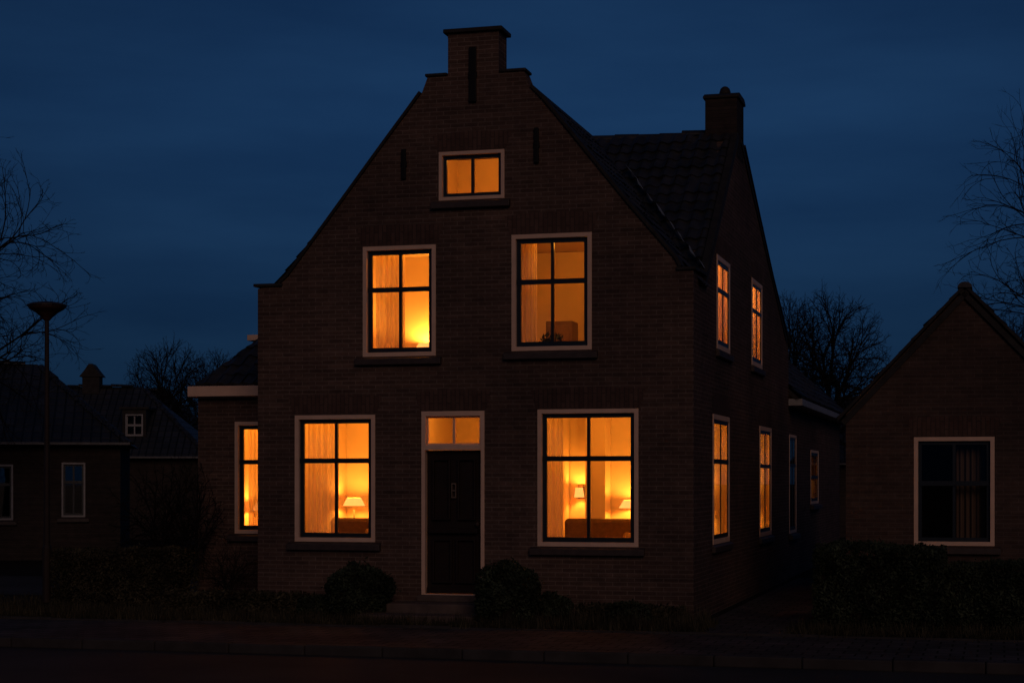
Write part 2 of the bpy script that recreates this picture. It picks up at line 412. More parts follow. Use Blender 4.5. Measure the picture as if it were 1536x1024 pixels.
for k in range(23):
    c_=I0+dirv*(3.4*k/22)+Vector((.10,0,.15+rnd.uniform(-.03,.03))); ww=rnd.choice((.02,.05,.08)); cur=(c_-w1*ww,c_+w1*ww)
    if prev: vl.quad(prev[0],prev[1],cur[1],cur[0])
    prev=cur
vl.obj('roof_flashing',[M_lead],H)
coping([(.36,4.97),(1.0,4.97),(1.15,5.13),(3.5,7.02),(4.2,7.62)],-.07,.035,.05,axis='x',name='verge')
coping([(5.07,7.58),(7.2,6.60),(9.0,5.80),(11.45,4.86),(11.78,4.70)],-.07,.035,.05,axis='x',name='verge')
ch=MB(); ch.box(-.52,.004,4.28,5.06,7.3,8.26); cho=ch.obj('chimney',[M_brickB],H)
ch=MB(); ch.prism([(4.245,8.261),(5.095,8.261),(5.095,8.30),(4.95,8.36),(4.39,8.36),(4.245,8.30)],[],'x',-.555,.035); ch.obj('chimney_cap',[M_stone],cho,bevel=.01)
ch=MB(); ch.lathe([(.10,8.361),(.095,8.42),(.075,8.48),(.04,8.51),(.01,8.52)],-.24,4.6,14); ch.obj('chimney_pot',[M_stone],cho,smooth=True)
def fwin(w,**k): return window(H,(w[0],0,0),0,w[1]-w[0],w[2],w[3],**k)
fwin(WLL,transom=.35); fwin(WLR,transom=.35); fwin(WUL,transom=.385); fwin(WUR,transom=.40); fwin(WAT,transom=None,fw=.055,sw=.05)
for w in (WLL,WLR,WUL,WUR): lintel(H,w[0],w[1],w[3])
lintel(H,WAT[0],WAT[1],WAT[3],hh=.24)
lintel(H,DOOR[0],DOOR[1],DOOR[3])
for w in SW:
    window(H,(0,w[0],0),R(90),w[1]-w[0],w[2],w[3],transom=.35,thin=True,fw=.08,sproud=.06)
    lintel(H,w[0],w[1],w[3],side=True,splay=.1)
# front door
x0,x1,z0,z1=DOOR
m=MB(); m.prism(rect(x0+.003,x1-.003,z0+.003,z1-.003),[rect(x0+.058,x1-.058,z0+.035,2.44),rect(x0+.07,x1-.07,2.515,z1-.075)],'y',-.012,.16)
m.obj('door_frame',[M_frame],H,bevel=.004)
dx0,dx1,dz0,dz1=x0+.062,x1-.062,.35,2.436
m=MB()
m.box(dx0,dx1,.09,.14,dz0,dz1)
dw=dx1-dx0
def mould(a,b,c,d_,t=.03,y=.035):
    m.prism(rect(a,b,c,d_),[rect(a+t,b-t,c+t,d_-t)],'y',y,.0895)
mould(dx0+.09,dx0+dw/2-.055,1.42,2.32); mould(dx0+dw/2+.055,dx1-.09,1.42,2.32)
mould(dx0+.09,dx0+dw/2-.03,.50,1.15); mould(dx0+dw/2+.03,dx1-.09,.50,1.15); m.box(dx0+.05,dx1-.05,.0,.0895,1.23,1.30)
m.box(dx0+.02,dx1-.02,.01,.0895,.36,.44)
door=m.obj('door',[M_door],H,bevel=.006)
m=MB(); m.prism(rect(dx0+dw/2-.035,dx0+dw/2+.035,1.74,1.96),[rect(dx0+dw/2-.022,dx0+dw/2+.022,1.76,1.84),rect(dx0+dw/2-.022,dx0+dw/2+.022,1.86,1.94)],'y',.035,.0897); m.obj('door_grille',[M_brass],door)
m=MB(); m.lathe([(.012,1.33),(.025,1.34),(.03,1.36),(.025,1.38),(.012,1.39)],dx1-.06,.035,10); m.box(dx1-.07,dx1-.05,.045,.0898,1.32,1.40); m.obj('handle',[M_darkwood],door)
w=MB(); a,b,c,e=x0+.072,x1-.072,2.517,z1-.077; xm=(a+b)/2
w.prism(rect(a,b,c,e),[rect(a+.022,xm-.016,c+.022,e-.022),rect(xm+.016,b-.022,c+.022,e-.022)],'y',.05,.10)
tw_=w.obj('window',[M_frame],H)
w=MB(); w.quad((a,.08,c),(b,.08,c),(b,.08,e),(a,.08,e)); w.obj('window_pane',[M_glass],tw_)
cbox(-4.62,-2.9,-1.10,-.622,-.02,.11,name='step',mat=M_stepm,bev=.02); cbox(-4.35,-2.95,-.62,-.003,-.02,.24,name='step',mat=M_stepm,bev=.02); cbox(-4.03,-3.03,-.18,-.004,.2405,.33,name='doorstep',mat=M_stepm,bev=.01)
# interior
m=MB(); m.box(-6.29,-.31,.305,11.39,.0,.30); m.obj('floor',[M_wood],H)
m=MB(); m.box(-6.29,-.31,.305,11.39,3.25,3.5); m.obj('floor',[M_wood],H)
m=MB()
def part(*a): m.box(*a)
part(-6.28,-.31,.31,11.38,3.235,3.248)
part(-4.46,-4.36,.31,3.9,.305,3.23); part(-2.82,-2.72,.31,3.9,.305,3.23)
part(-6.28,-4.47,2.7,2.8,.305,3.23); part(-4.35,-2.83,2.7,2.8,.305,3.23); part(-2.71,-.31,3.9,4.0,.305,3.23)
part(-6.285,-6.2,.31,2.69,.305,3.23); part(-3.2,-3.1,4.01,11.38,.305,3.23)
part(-5.6,-.95,.31,2.8,5.62,5.68); part(-5.6,-5.5,.31,2.69,3.505,5.615); part(-1.0,-.9,.31,2.69,3.505,5.615); part(-5.6,-.95,2.7,2.8,3.505,5.615)
part(-3.28,-3.18,.31,2.69,3.505,5.615)
part(-.88,-.80,1.9,9.5,3.505,5.55); part(-.79,-.31,1.9,1.98,3.505,5.55); part(-.79,-.31,4.6,4.7,3.505,5.55); part(-.79,-.31,9.4,9.5,3.505,5.55); part(-.88,-.31,1.9,9.5,5.556,5.6)
part(-4.3,-4.2,.31,2.4,5.70,7.1); part(-2.3,-2.2,.31,2.4,5.70,7.1); part(-4.3,-2.2,2.4,2.5,5.70,7.1); part(-4.3,-2.2,.31,2.5,7.11,7.18)
m.obj('interior_wall',[M_plaster],H)
m=MB(); m.box(-2.35,-2.02,3.45,3.89,.31,3.22); m.obj('interior_wall',[M_plaster],H)
m=MB(); m.box(-1.15,-.55,3.86,3.895,.31,2.5); m.obj('interior_door',[M_darkwood],H)

# ---- left extension
m=MB(); m.prism(rect(-8.525,-6.605,-.1,3.34),[rect(-7.874,-6.80,1.13,2.956)],'y',2.0,2.25)
m.box(-8.525,-8.275,2.251,6.5,-.1,3.34); m.box(-8.27,-6.605,6.25,6.5,-.1,3.34)
m.obj('wall',[M_brick],H)
m=MB(); m.box(-8.26,-6.61,3.6,3.7,.3,3.2); m.box(-8.26,-6.61,2.26,6.2,3.21,3.3); m.box(-8.265,-8.2,2.26,3.59,.3,3.2); m.box(-6.66,-6.61,2.26,3.59,.3,3.2);m.box(-8.26,-6.61,2.26,6.2,.1,.29); m.obj('interior_wall',[M_plaster],H)
window(H,(-7.874,2.0,0),0,1.074,1.13,2.956,transom=.35)
m=MB(); m.box(-8.62,-6.606,1.80,6.6,3.36,3.53); m.box(-8.58,-6.606,1.88,6.55,3.341,3.3595); m.obj('cornice',[M_frame],H,bevel=.01)
e1=MB(); pantiles(e1,(-8.55,1.9,3.55),(1,0,0),(0,1,.68),1.94,1.8,seed=20)
e1.obj('roof',[M_tile,M_stone],H,recalc=False,uv=False,clip=[(Vector((-8.55,1.9,3.52)),Vector((1.43,0,-1)).normalized())])
e2=MB(); pantiles(e2,(-8.57,1.9,3.52),(0,1,0),(1.0,0,1.43),4.6,1.15,seed=21)
e2.obj('roof',[M_tile,M_stone],H,recalc=False,uv=False,clip=[(Vector((-8.55,1.9,3.50)),Vector((0,.68,-1)).normalized())])
cbox(-8.24,-6.61,3.32,6.4,4.38,4.48,name='cornice',mat=M_frame); cbox(-8.12,-6.61,3.44,6.3,3.9,4.379,name='dormer')

# ---- rear wing
m=MB(); m.prism([(11.705,-.1),(24,-.1),(24,3.5),(11.705,3.5)],[rect(12.0,13.3,.9,2.95),rect(16.3,18.1,1.45,2.70)],'x',-.3,-.02)
m.box(-5,-.31,23.7,24,-.1,3.5); m.box(-5,-4.7,11.71,23.69,-.1,3.5)
m.prism([(-5,3.501),(-.02,3.501),(-2.5,6.1)],[],'y',23.8,24)
m.obj('wall',[M_brick],H)
window(H,(-.02,12.0,0),R(90),1.3,.9,2.95,transom=.3,thin=True); window(H,(-.02,16.3,0),R(90),1.8,1.45,2.70,transom=.5,thin=True)
m=MB(); m.box(-.25,.28,11.72,24.25,3.52,3.66); m.obj('gutter',[M_zinc],H,bevel=.01)
m=MB(); pantiles(m,(.25,11.72,3.69),(0,1,0),(-2.75,0,2.5),12.5,3.7,seed=31); pantiles(m,(-5.25,11.72,3.69),(0,1,0),(2.75,0,2.5),12.5,3.7,seed=32)
m.obj('roof',[M_tile,M_stone],H,recalc=False,uv=False)
m=MB(); m.box(-1.9,-1.8,15.0,19.5,0.1,3.4); m.box(-1.79,-.31,15.0,15.1,.1,3.4); m.obj('interior_wall',[M_plaster],H)

# ============================================================ interior things
LC=(1,.335,.030); LT=(1,.355,.038)
def light(e,col,r,parent,z):
    l=bpy.data.lights.new('lamp_light','POINT'); l.energy=e; l.color=col; l.shadow_soft_size=r
    o=bpy.data.objects.new('lamp_light',l); COL.objects.link(o); o.parent=parent; o.location=(0,0,z); return o
def ceiling_lamp(u,v,z,e,col=LC,dz=-.15):
    E=empty('ceiling_lamp',W(u,v,z),YAW,'small flush lit ceiling lamp inside a room','lamp','ceiling lamps in the house')
    m=MB(); m.lathe([(.16,0),(.16,-.02),(.13,-.03)],0,0,16); m.obj('lamp_base',[M_frame],E)
    m=MB(); m.lathe([(.12,-.031),(.11,-.05),(.07,-.07),(.01,-.075)],0,0,16); m.obj('lamp_shade',[M_shade],E,smooth=True)
    light(e,col,.05,E,dz)
def curtain(u0,u1,z0,z1,v=.36,side=False,mat=None,folds=6,amp=.03,label='long pleated linen curtain hanging inside a window',P=None):
    mb=MB(); n=folds*10; w=u1-u0; rnd=random.Random(int(u0*100)); ph=rnd.random()*6
    for k in range(n+1):
        x=w*k/n
        y=amp*math.sin(2*math.pi*folds*k/n+.5*math.sin(ph+k*.09))+amp*.4*math.sin(2*math.pi*folds*.37*k/n+ph)
        mb.v+=[(x,y,0),(x,y,z1-z0)]
    for k in range(n): mb.f.append((2*k,2*k+2,2*k+3,2*k+1)); mb.m.append(0)
    o=mb.obj('curtain',[mat or M_curt],smooth=True,recalc=False,uv=False)
    if side: o.location=W(v,u0,z0); o.rotation_euler=(0,0,YAW+R(90))
    else: o.location=W(u0,v,z0) if P is None else P; o.rotation_euler=(0,0,YAW)
    tag(o,label,'curtain','curtains in the windows'); return o
def table_lamp(u,v,zt,base_z,e,sr=.20,sh=.13):
    E=empty('table_lamp',W(u,v,base_z),YAW,'glowing table lamp with flared fabric shade','table lamp','table lamps')
    h=zt-base_z
    m=MB(); m.lathe([(.09,0),(.09,.02),(.03,.05),(.055,.14),(.065,.2),(.03,.28),(.012,.32),(.012,max(.33,h-.2))],0,0,16); m.obj('lamp_base',[M_darkwood],E,smooth=True)
    m=MB(); m.lathe([(sr,h-sh),(sr*.62,h)],0,0,20,cap=False); m.obj('lamp_shade',[M_shade],E,smooth=True,recalc=False)
    light(e,LT,.035,E,h-.04)
def side_table(u,v,zf,h,w=.42):
    E=empty('side_table',W(u,v,zf),YAW,'small dark wooden side table under a lamp','table','side tables')
    m=MB(); m.box(-w/2,w/2,-w/2,w/2,h-.03,h); m.obj('table_top',[M_darkwood],E,bevel=.005)
    for sx in(-1,1):
        for sy in(-1,1):
            m=MB(); cx,cy=sx*(w/2-.04),sy*(w/2-.04); m.box(cx-.018,cx+.018,cy-.018,cy+.018,0,h-.031); m.obj('leg',[M_darkwood],E)
def sofa(u,v,zf,w,h=1.1,label='brown fabric sofa with loose cushions',cush=(0,1,2)):
    E=empty('sofa',W(u,v,zf),YAW,label,'sofa','sofas')
    m=MB(); m.box(0,w,0,.62,.08,.42); m.obj('seat',[M_sofa],E,bevel=.05)
    m=MB(); m.box(0.02,w-.02,.621,.80,.08,h); m.obj('backrest',[M_sofa],E,bevel=.06)
    for x in (0,w-.16):
        m=MB(); m.box(x-.01,x+.17,-.02,.66,.081,.64); m.obj('armrest',[M_sofa],E,bevel=.05)
    for k,x in enumerate((.28,.62,.95)):
        if x+.3<w and k in cush:
            m=MB(); m.box(-.18,.18,0,.14,0,h-.56-.06*k)
            c=m.obj('cushion',[M_sofa2],E,loc=(x+.16,.44,.46),bevel=.05); c.rotation_euler=(R(-8),R((-9,6,14)[k]),0)
zf=.305
curtain(-5.93,-5.45,.45,3.1,folds=5); curtain(-4.90,-4.76,.45,3.1,folds=2)
sofa(-6.12,1.05,zf,1.45,1.10,cush=(1,2)); side_table(-5.9,2.25,zf,.62); table_lamp(-5.9,2.25,1.72,zf+.625,30,sr=.18)
E=empty('book_stack',W(-5.72,2.1,zf+.622),YAW,'small stack of books on a side table','books')
m=MB(); m.box(-.10,.06,-.06,.06,0,.035); m.obj('book',[M_sofa2],E,bevel=.004)
m=MB(); m.box(-.09,.05,-.055,.05,.036,.065); m.obj('book',[M_darkwood],E,bevel=.004)
ceiling_lamp(-5.3,1.4,3.23,34)
curtain(-2.19,-1.97,.45,3.1,folds=3); curtain(-.95,-.82,.45,3.1,folds=2)
sofa(-2.66,2.55,zf,1.42,1.08,'brown fabric sofa against a pale wall beside a lamp',cush=(2,)); side_table(-1.62,3.62,zf,.62,.36) ; table_lamp(-1.62,3.60,1.68,zf+.625,27)
E=empty('wall_lamp',W(-2.52,3.80,1.80),YAW,'small lit wall lamp above a sofa','lamp')
m=MB(); m.box(-.05,.05,.06,.095,-.10,.12); m.obj('lamp_base',[M_darkwood],E,bevel=.005)
m=MB(); m.lathe([(.085,-.08),(.06,.08)],0,-.05,16,cap=False); m.obj('lamp_shade',[M_shade],E,smooth=True,recalc=False)
l_=light(22,LT,.03,E,.03); l_.location=(0,-.05,.03)
ceiling_lamp(-1.5,1.9,3.23,33)
side_table(-.62,2.3,zf,.62); table_lamp(-.62,2.3,1.70,zf+.625,28)  # lamp and table added out of view to brighten the side window curtain
ceiling_lamp(-3.6,1.0,3.23,22)
curtain(-4.85,-4.40,3.6,5.58,folds=5,amp=.03); side_table(-4.74,2.42,3.505,.30,.36); table_lamp(-4.74,2.46,4.20,3.505+.305,70)
ceiling_lamp(-4.1,.55,5.61,22,dz=-.10)
curtain(-2.58,-2.36,3.6,5.58,folds=3)
ceiling_lamp(-1.7,.55,5.61,36,dz=-.10)
E=empty('cabinet',W(-2.62,1.9,3.505),YAW,'low wooden cabinet behind an upstairs window','cabinet')
m=MB(); m.box(0,.42,0,.4,.06,.95); m.obj('cabinet_body',[M_palewood],E,bevel=.01)
for k in range(3):
    m=MB(); m.box(.03,.39,-.015,-.001,.1+.27*k,.34+.27*k); m.obj('drawer',[M_palewood],E,bevel=.006)
def leaves(mb,pts,size,rnd,mi=0):
    for p_ in pts:
        a=Vector((rnd.gauss(0,1),rnd.gauss(0,1),rnd.gauss(0,1))).normalized(); b=a.orthogonal().normalized()
        c=a.cross(b); th=rnd.random()*6.28; b=(b*math.cos(th)+c*math.sin(th))
        s=size*rnd.uniform(.6,1.4); w_=s*.45
        i=len(mb.v); P_=Vector(p_)
        mb.v+=[tuple(P_-a*s),tuple(P_-b*w_+a*.1*s),tuple(P_+a*s),tuple(P_+b*w_-a*.1*s)]
        mb.f.append((i,i+1,i+2,i+3)); mb.m.append(mi)
E=empty('potted_plant',W(-2.2,.62,3.505),YAW,'leafy pot plant on the floor by an upstairs window','plant')
m=MB(); m.lathe([(.08,0),(.12,.22),(.13,.22),(.13,.25),(.11,.25)],0,0,14); m.obj('pot',[M_stepm],E,smooth=True)
m=MB(); rnd=random.Random(5); leaves(m,[(rnd.gauss(0,.08),rnd.gauss(0,.08),rnd.uniform(.3,.64)) for _ in range(220)],.045,rnd); m.tube([(0,0,.2),(0.01,0,.6)],[.012,.006],5); m.obj('foliage',[M_leaf],E,recalc=False,uv=False)
ceiling_lamp(-3.25,1.0,7.10,18)
ceiling_lamp(-.55,2.5,5.55,28); ceiling_lamp(-.55,6.6,5.55,32)
ceiling_lamp(-1.4,7.2,3.23,46); side_table(-.65,7.7,zf,.62); table_lamp(-.65,7.7,1.70,zf+.625,36)  # table lamp added so the rear room's side curtain glows more strongly
ceiling_lamp(-7.6,2.9,3.2,20)
side_table(-7.9,3.25,.3,.62); table_lamp(-7.9,3.25,1.62,.925,24)
curtain(-7.80,-7.60,.45,3.1,v=2.36,folds=3)
SL='pale net curtain glowing behind a side window'
curtain(1.85,3.35,1.12,2.9,v=-.07,side=True,folds=13,amp=.014,label=SL)
curtain(7.25,8.75,1.07,2.9,v=-.07,side=True,folds=13,amp=.014,label=SL)
curtain(2.24,3.40,4.09,5.34,v=-.07,side=True,folds=10,amp=.014,label=SL)
curtain(6.20,7.40,4.09,5.42,v=-.07,side=True,folds=10,amp=.014,label=SL)
curtain(16.4,18.0,1.54,2.0,v=-.10,side=True,folds=10,amp=.014,label='short curtain added as the lit lower half of a rear side window')  # curtain added to catch lamp light as the lit half of the window
ceiling_lamp(-.8,17.2,3.4,24)

# ============================================================ NEIGHBOUR
NP=W(1.90,2.59); Nh=empty('neighbour_house',NP,YAW,'low brick gabled house with one dark cream-framed window','house')
m=MB(); m.prism([(0,-.1),(3.5,-.1),(3.5,3.0),(1.75,4.85),(0,3.0)],[rect(1.004,2.18,1.02,2.65)],'y',0,.25)
m.box(0,.25,.251,8,-.1,3.0); m.box(3.25,3.5,.251,8,-.1,3.0); m.prism([(.26,-.1),(3.24,-.1),(3.24,3.0),(1.75,4.7),(.26,3.0)],[],'y',7.75,8)
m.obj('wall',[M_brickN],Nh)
m=MB()
pantiles(m,(-.10,-.05,2.92),(0,1,0),(1.85,0,1.96),8.2,2.69,seed=41); pantiles(m,(3.60,-.05,2.92),(0,1,0),(-1.85,0,1.96),8.2,2.69,seed=42)
ridge_tiles(m,(1.75,-.10,4.87),(1.75,8.1,4.87),.10)
m.obj('roof',[M_tile,M_stone],Nh,recalc=False,uv=False)
for sx in (0,1):
    m=MB()
    a=[(-.12,2.89),(1.75,4.87),(1.75,4.93),(-.12,2.95)]
    if sx: a=[(3.5-x,z) for x,z in a]
    m.prism(a,[],'y',-.075,-.052+.0005*sx)
    m.obj('verge_board',[M_stone],Nh)
window(Nh,(1.004,0,0),0,1.176,1.02,2.65,transom=.42,sw=.05,glass=M_glassN)
lintel(Nh,1.004,2.18,2.65)
m=MB(); m.box(.3,3.2,2.4,2.5,0,3.0); m.obj('interior_wall',[M_sofa],Nh)
curtain(0,.43,0,1.7,mat=M_curtN,folds=5,P=W(1.90+1.62,2.59+.33,1.0),label='brown curtain half drawn behind a dark window')

# ============================================================ background houses
def bg_house(loc,rot,w,d,eave,ridge,hipR,label,wins,hipL=.0,mat=M_brickB):
    E=empty('background_house',loc,rot,label,'house')
    m=MB(); m.prism(rect(-w,0,-.2,eave),[rect(*q) for q in wins],'y',0,.25)
    m.box(-w,-w+.25,.251,d,-.2,eave); m.box(-.25,0,.251,d,-.2,eave); m.box(-w+.26,-.26,d-.25,d,-.2,eave)
    m.obj('wall',[mat],E)
    o=.25; a=(-w-o,-o,eave-.05);b=(o,-o,eave-.05);c=(o,d+o,eave-.05);e=(-w-o,d+o,eave-.05); r0=(-w+hipL,d/2,ridge); r1=(-hipR,d/2,ridge)
    m=MB(); m.poly([a,b,r1,r0]); m.poly([b,c,r1]); m.poly([c,e,r0,r1]); m.poly([e,a,r0]); m.poly([a,e,c,b])
    ridge_tiles(m,(-w+hipL,d/2,ridge),(-hipR,d/2,ridge),.11); ridge_tiles(m,b,r1,.1)
    rf=m.obj('roof',[M_rooffar],E)
    m=MB(); m.box(-w-o,o,-o-.1,-o-.002,eave-.06,eave+.0); m.obj('gutter',[M_dzinc],E)
    for q in wins: window(E,(q[0],0,0),0,q[1]-q[0],q[2],q[3],transom=.35,fw=.05,sw=.04,fm=M_zinc,glass=M_glassR)
    return E,rf
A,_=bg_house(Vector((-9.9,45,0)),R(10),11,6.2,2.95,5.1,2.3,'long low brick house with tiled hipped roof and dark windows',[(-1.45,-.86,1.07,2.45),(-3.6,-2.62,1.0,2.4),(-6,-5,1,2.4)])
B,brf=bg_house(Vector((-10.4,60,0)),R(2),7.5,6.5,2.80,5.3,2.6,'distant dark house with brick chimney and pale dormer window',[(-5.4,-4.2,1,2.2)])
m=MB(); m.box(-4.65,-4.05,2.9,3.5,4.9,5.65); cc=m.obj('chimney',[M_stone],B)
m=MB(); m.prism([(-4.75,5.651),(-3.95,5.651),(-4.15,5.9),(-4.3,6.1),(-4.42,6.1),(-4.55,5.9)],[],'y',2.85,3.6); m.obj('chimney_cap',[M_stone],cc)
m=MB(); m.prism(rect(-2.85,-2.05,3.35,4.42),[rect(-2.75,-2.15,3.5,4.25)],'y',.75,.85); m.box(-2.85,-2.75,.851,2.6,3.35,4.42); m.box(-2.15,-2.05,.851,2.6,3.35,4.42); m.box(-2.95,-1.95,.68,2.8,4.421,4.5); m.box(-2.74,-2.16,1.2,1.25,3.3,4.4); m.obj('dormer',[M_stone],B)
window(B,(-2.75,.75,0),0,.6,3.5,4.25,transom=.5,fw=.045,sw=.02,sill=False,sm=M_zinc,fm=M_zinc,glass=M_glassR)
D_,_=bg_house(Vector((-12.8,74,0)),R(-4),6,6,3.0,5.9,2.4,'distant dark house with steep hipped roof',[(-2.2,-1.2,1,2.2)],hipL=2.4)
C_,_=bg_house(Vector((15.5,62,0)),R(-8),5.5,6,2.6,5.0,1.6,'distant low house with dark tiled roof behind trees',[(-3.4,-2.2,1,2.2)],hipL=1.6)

# ============================================================ TREES
def make_tree(seed,height,cr,czf,rz,ntip,twr,trunk_h,power=.40,shape=.55,side=2,inertia=.32,lumpy=1.0):
    rnd=random.Random(seed); T=MB(); Cn=MB(); zc=height*czf
    tips=[]
    while len(tips)<ntip:
        a=Vector((rnd.gauss(0,1),rnd.gauss(0,1),rnd.gauss(0,1))).normalized(); rr_=rnd.random()**shape
        lump=1+lumpy*(.12*math.sin(3*math.atan2(a.y,a.x)+seed)+.09*math.sin(5*a.z+2*a.x*3+seed))+rnd.gauss(0,.03)
        q=Vector((a.x*cr*rr_*lump,a.y*cr*rr_*lump,zc+a.z*rz*rr_*lump))
        if a.z<-.3: q.z+= .25*rz*rnd.random()
        tips.append(q)
    def grow(p,d,T_,lev):
        n=len(T_); r=twr*n**power
        if n==1:
            q=T_[0]; L=(q-p).length; mid=(p+q)/2+Vector((rnd.gauss(0,.05),rnd.gauss(0,.05),rnd.gauss(0,.05)))*L
            Cn.tube([p,mid,q],[twr,twr*.9,twr*.5],3)
            dd=(q-p).normalized()
            for _ in range(side):
                s=p.lerp(q,rnd.uniform(.25,.8)); o=(dd+Vector((rnd.gauss(0,.45),rnd.gauss(0,.45),rnd.gauss(0,.35)+.15))).normalized()
                Cn.tube([s,s+o*min(.35,L*rnd.uniform(.4,.7))],[twr*.8,twr*.4],3)
            return
        k=2 if n<6 or rnd.random()<.6 else 3
        cs=rnd.sample(T_,k)
        for _ in range(2):
            G=[[] for _ in cs]
            for t_ in T_:
                G[min(range(k),key=lambda i:(cs[i]-t_).length_squared)].append(t_)
            cs=[sum(g,Vector())/len(g) if g else cs[i] for i,g in enumerate(G)]
        for g in G:
            if not g: continue
            c=sum(g,Vector())/len(g); rg=twr*len(g)**power
            f=.36 if len(g)>12 else .45
            L=(c-p).length*f
            nd=((c-p).normalized()*.85+d*inertia+Vector((rnd.gauss(0,.08),rnd.gauss(0,.08),rnd.gauss(0,.08)))).normalized()
            mid=p+(d*.3+nd*.7).normalized()*L*.5; q=mid+nd*L*.5
            (T if len(g)>ntip*.06 else Cn).tube([p,mid,q],[min(r,rg*1.25),rg*1.1,rg],5 if len(g)>40 else 3)
            grow(q,nd,g,lev+1)
    tr=twr*ntip**power
    T.tube([(0,0,-.15),(rnd.gauss(0,.04),0,trunk_h*.5),(0,rnd.gauss(0,.04),trunk_h)],[tr*1.5,tr*1.1,tr],8)
    grow(Vector((0,0,trunk_h)),Vector((0,0,1)),tips,0)
    return T,Cn
def place_tree(tm,loc,rot,label,scale=1,group=None,name='bare_tree'):
    E=empty(name,loc,rot,label,'tree' if 'tree' in name else 'shrub',group); E.scale=(scale,)*3 if not isinstance(scale,tuple) else scale
    for nm,me in tm:
        o=bpy.data.objects.new(nm,me); COL.objects.link(o); o.parent=E
    return E
def tree_meshes(*a,**k):
    T,Cn=make_tree(*a,**k); out=[]
    for nm,mb,mt in (('trunk',T,M_bark),('crown',Cn,M_twig)):
        o=mb.obj(nm,[mt],recalc=False,uv=False,smooth=True); out.append((nm,o.data)); bpy.data.objects.remove(o)
    return out
big=tree_meshes(21,9.9,2.9,.58,3.9,4200,.0040,2.2,shape=.58,power=.385)
big2=tree_meshes(22,11.4,3.0,.60,4.6,4800,.0040,2.2,shape=.58,power=.385)
rnd_t=tree_meshes(33,8,2.1,.62,2.9,9000,.0048,1.6,lumpy=.35,power=.34,shape=.45)
rnd_t2=tree_meshes(52,8,2.2,.62,2.9,8000,.0048,1.6,lumpy=.35,power=.34,shape=.45)
place_tree(big,Vector((-12.15,38,-.1)),R(40),'large bare tree with spreading fine twigs',1.0)
place_tree(big2,Vector((12.6,38,-.1)),R(200),'large bare tree with wide arching twiggy branches',1.0)
place_tree(rnd_t,Vector((-13.6,70,-.1)),R(0),'rounded bare tree standing behind low houses',(.92,.92,.98),'rounded bare trees')
place_tree(rnd_t2,Vector((-14.1,84,-.1)),R(70),'rounded bare tree standing behind low houses',(1.0,1.0,1.06),'rounded bare trees')
place_tree(rnd_t,Vector((10.75,60,-.1)),R(120),'dense rounded bare tree between two brick houses',(1.0,1.0,1.10),'rounded bare trees')
place_tree(rnd_t2,Vector((10.1,66,-.1)),R(20),'dense rounded bare tree between two brick houses',(.85,.85,1.16),'rounded bare trees')
place_tree(rnd_t2,Vector((17.0,60,-.1)),R(160),'bare tree behind a low gabled house',.98,'rounded bare trees')
sh=tree_meshes(61,2.3,.85,.52,1.05,900,.0035,.12,power=.34,shape=.5)
place_tree(sh,W(-8.55,1.65,0),R(10),'tangled bare shrub against a brick wall',(.9,.9,1.12),name='bare_shrub',group='bare shrubs')
place_tree(sh,W(-9.3,2.3,0),R(100),'tangled bare shrub against a brick wall',(1.1,1.1,1.05),name='bare_shrub',group='bare shrubs')
place_tree(sh,W(-7.6,1.2,0),R(200),'low bare shrub against a brick wall',(.7,.7,.45),name='bare_shrub',group='bare shrubs')

# ============================================================ HEDGES & BUSHES
def hedge(name,u0,u1,v0,v1,h,n,label,seed,mat=None,size=.035,group=None,rnd_top=.12):
    mat=mat or M_leaf; rnd=random.Random(seed); cu,cv=(u0+u1)/2,(v0+v1)/2; a,b=(u1-u0)/2,(v1-v0)/2
    E=empty(name,W(cu,cv,0),YAW,label,'hedge',group)
    m=MB()
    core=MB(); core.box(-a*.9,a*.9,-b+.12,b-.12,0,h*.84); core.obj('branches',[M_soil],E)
    pts=[]
    for _ in range(n):
        f=rnd.random()
        tx=rnd.uniform(-a,a); ty=rnd.uniform(-b,b); tz=rnd.uniform(.02,h)
        bul=1+.05*math.sin(tx*3.1+seed)+.04*math.sin(tx*7.3+tz*5)+.03*math.sin(tz*9+tx*13)
        dd=abs(rnd.gauss(0,.04))
        if f<.5: p_=(tx,-b*bul+dd,tz)
        elif f<.85: p_=(tx,ty,h*(1+.025*math.sin(tx*2.7+seed*2)+.02*math.sin(tx*9+ty*6))-dd)
        elif f<.93: p_=(-a*1.0+dd,ty,tz)
        else: p_=(a-dd,ty,tz)
        pz=p_[2]*(1-rnd_top*abs(tx/a)**6)
        if pz>h-.12 and abs(p_[1])>b-.12: pz-=rnd.uniform(0,.05)
        if rnd.random()<.015: pz+=rnd.uniform(0,.07)
        pts.append((p_[0],p_[1],max(.02,pz+rnd.gauss(0,.012))))
    leaves(m,pts,size,rnd); m.obj('foliage',[mat],E,recalc=False,uv=False)
hedge('hedge',-10.6,-8.35,.9,1.7,.90,15000,'clipped low brown-green hedge beside the brick house',3,M_leafb,rnd_top=.02,size=.026)
hedge('hedge',-8.0,-5.35,-.45,.0-.05,.34,5500,'low straggly border hedge under a front window',4,M_leafb)
hedge('hedge',-1.6,-.1,-.40,-.06,.26,2400,'low straggly border hedge under a front window',14,M_leafb)
hedge('hedge',1.75,3.45,-.95,.35,1.14,12000,'tall clipped dark hedge along the pavement',5,M_leaf,size=.028)
hedge('hedge',3.42,4.95,-.85,.35,.92,10000,'lower clipped dark hedge along the pavement',6,M_leaf,size=.028)
hedge('hedge',4.90,8.0,-.95,.35,1.06,14000,'broad clipped dark hedge along the pavement',7,M_leaf,size=.030)
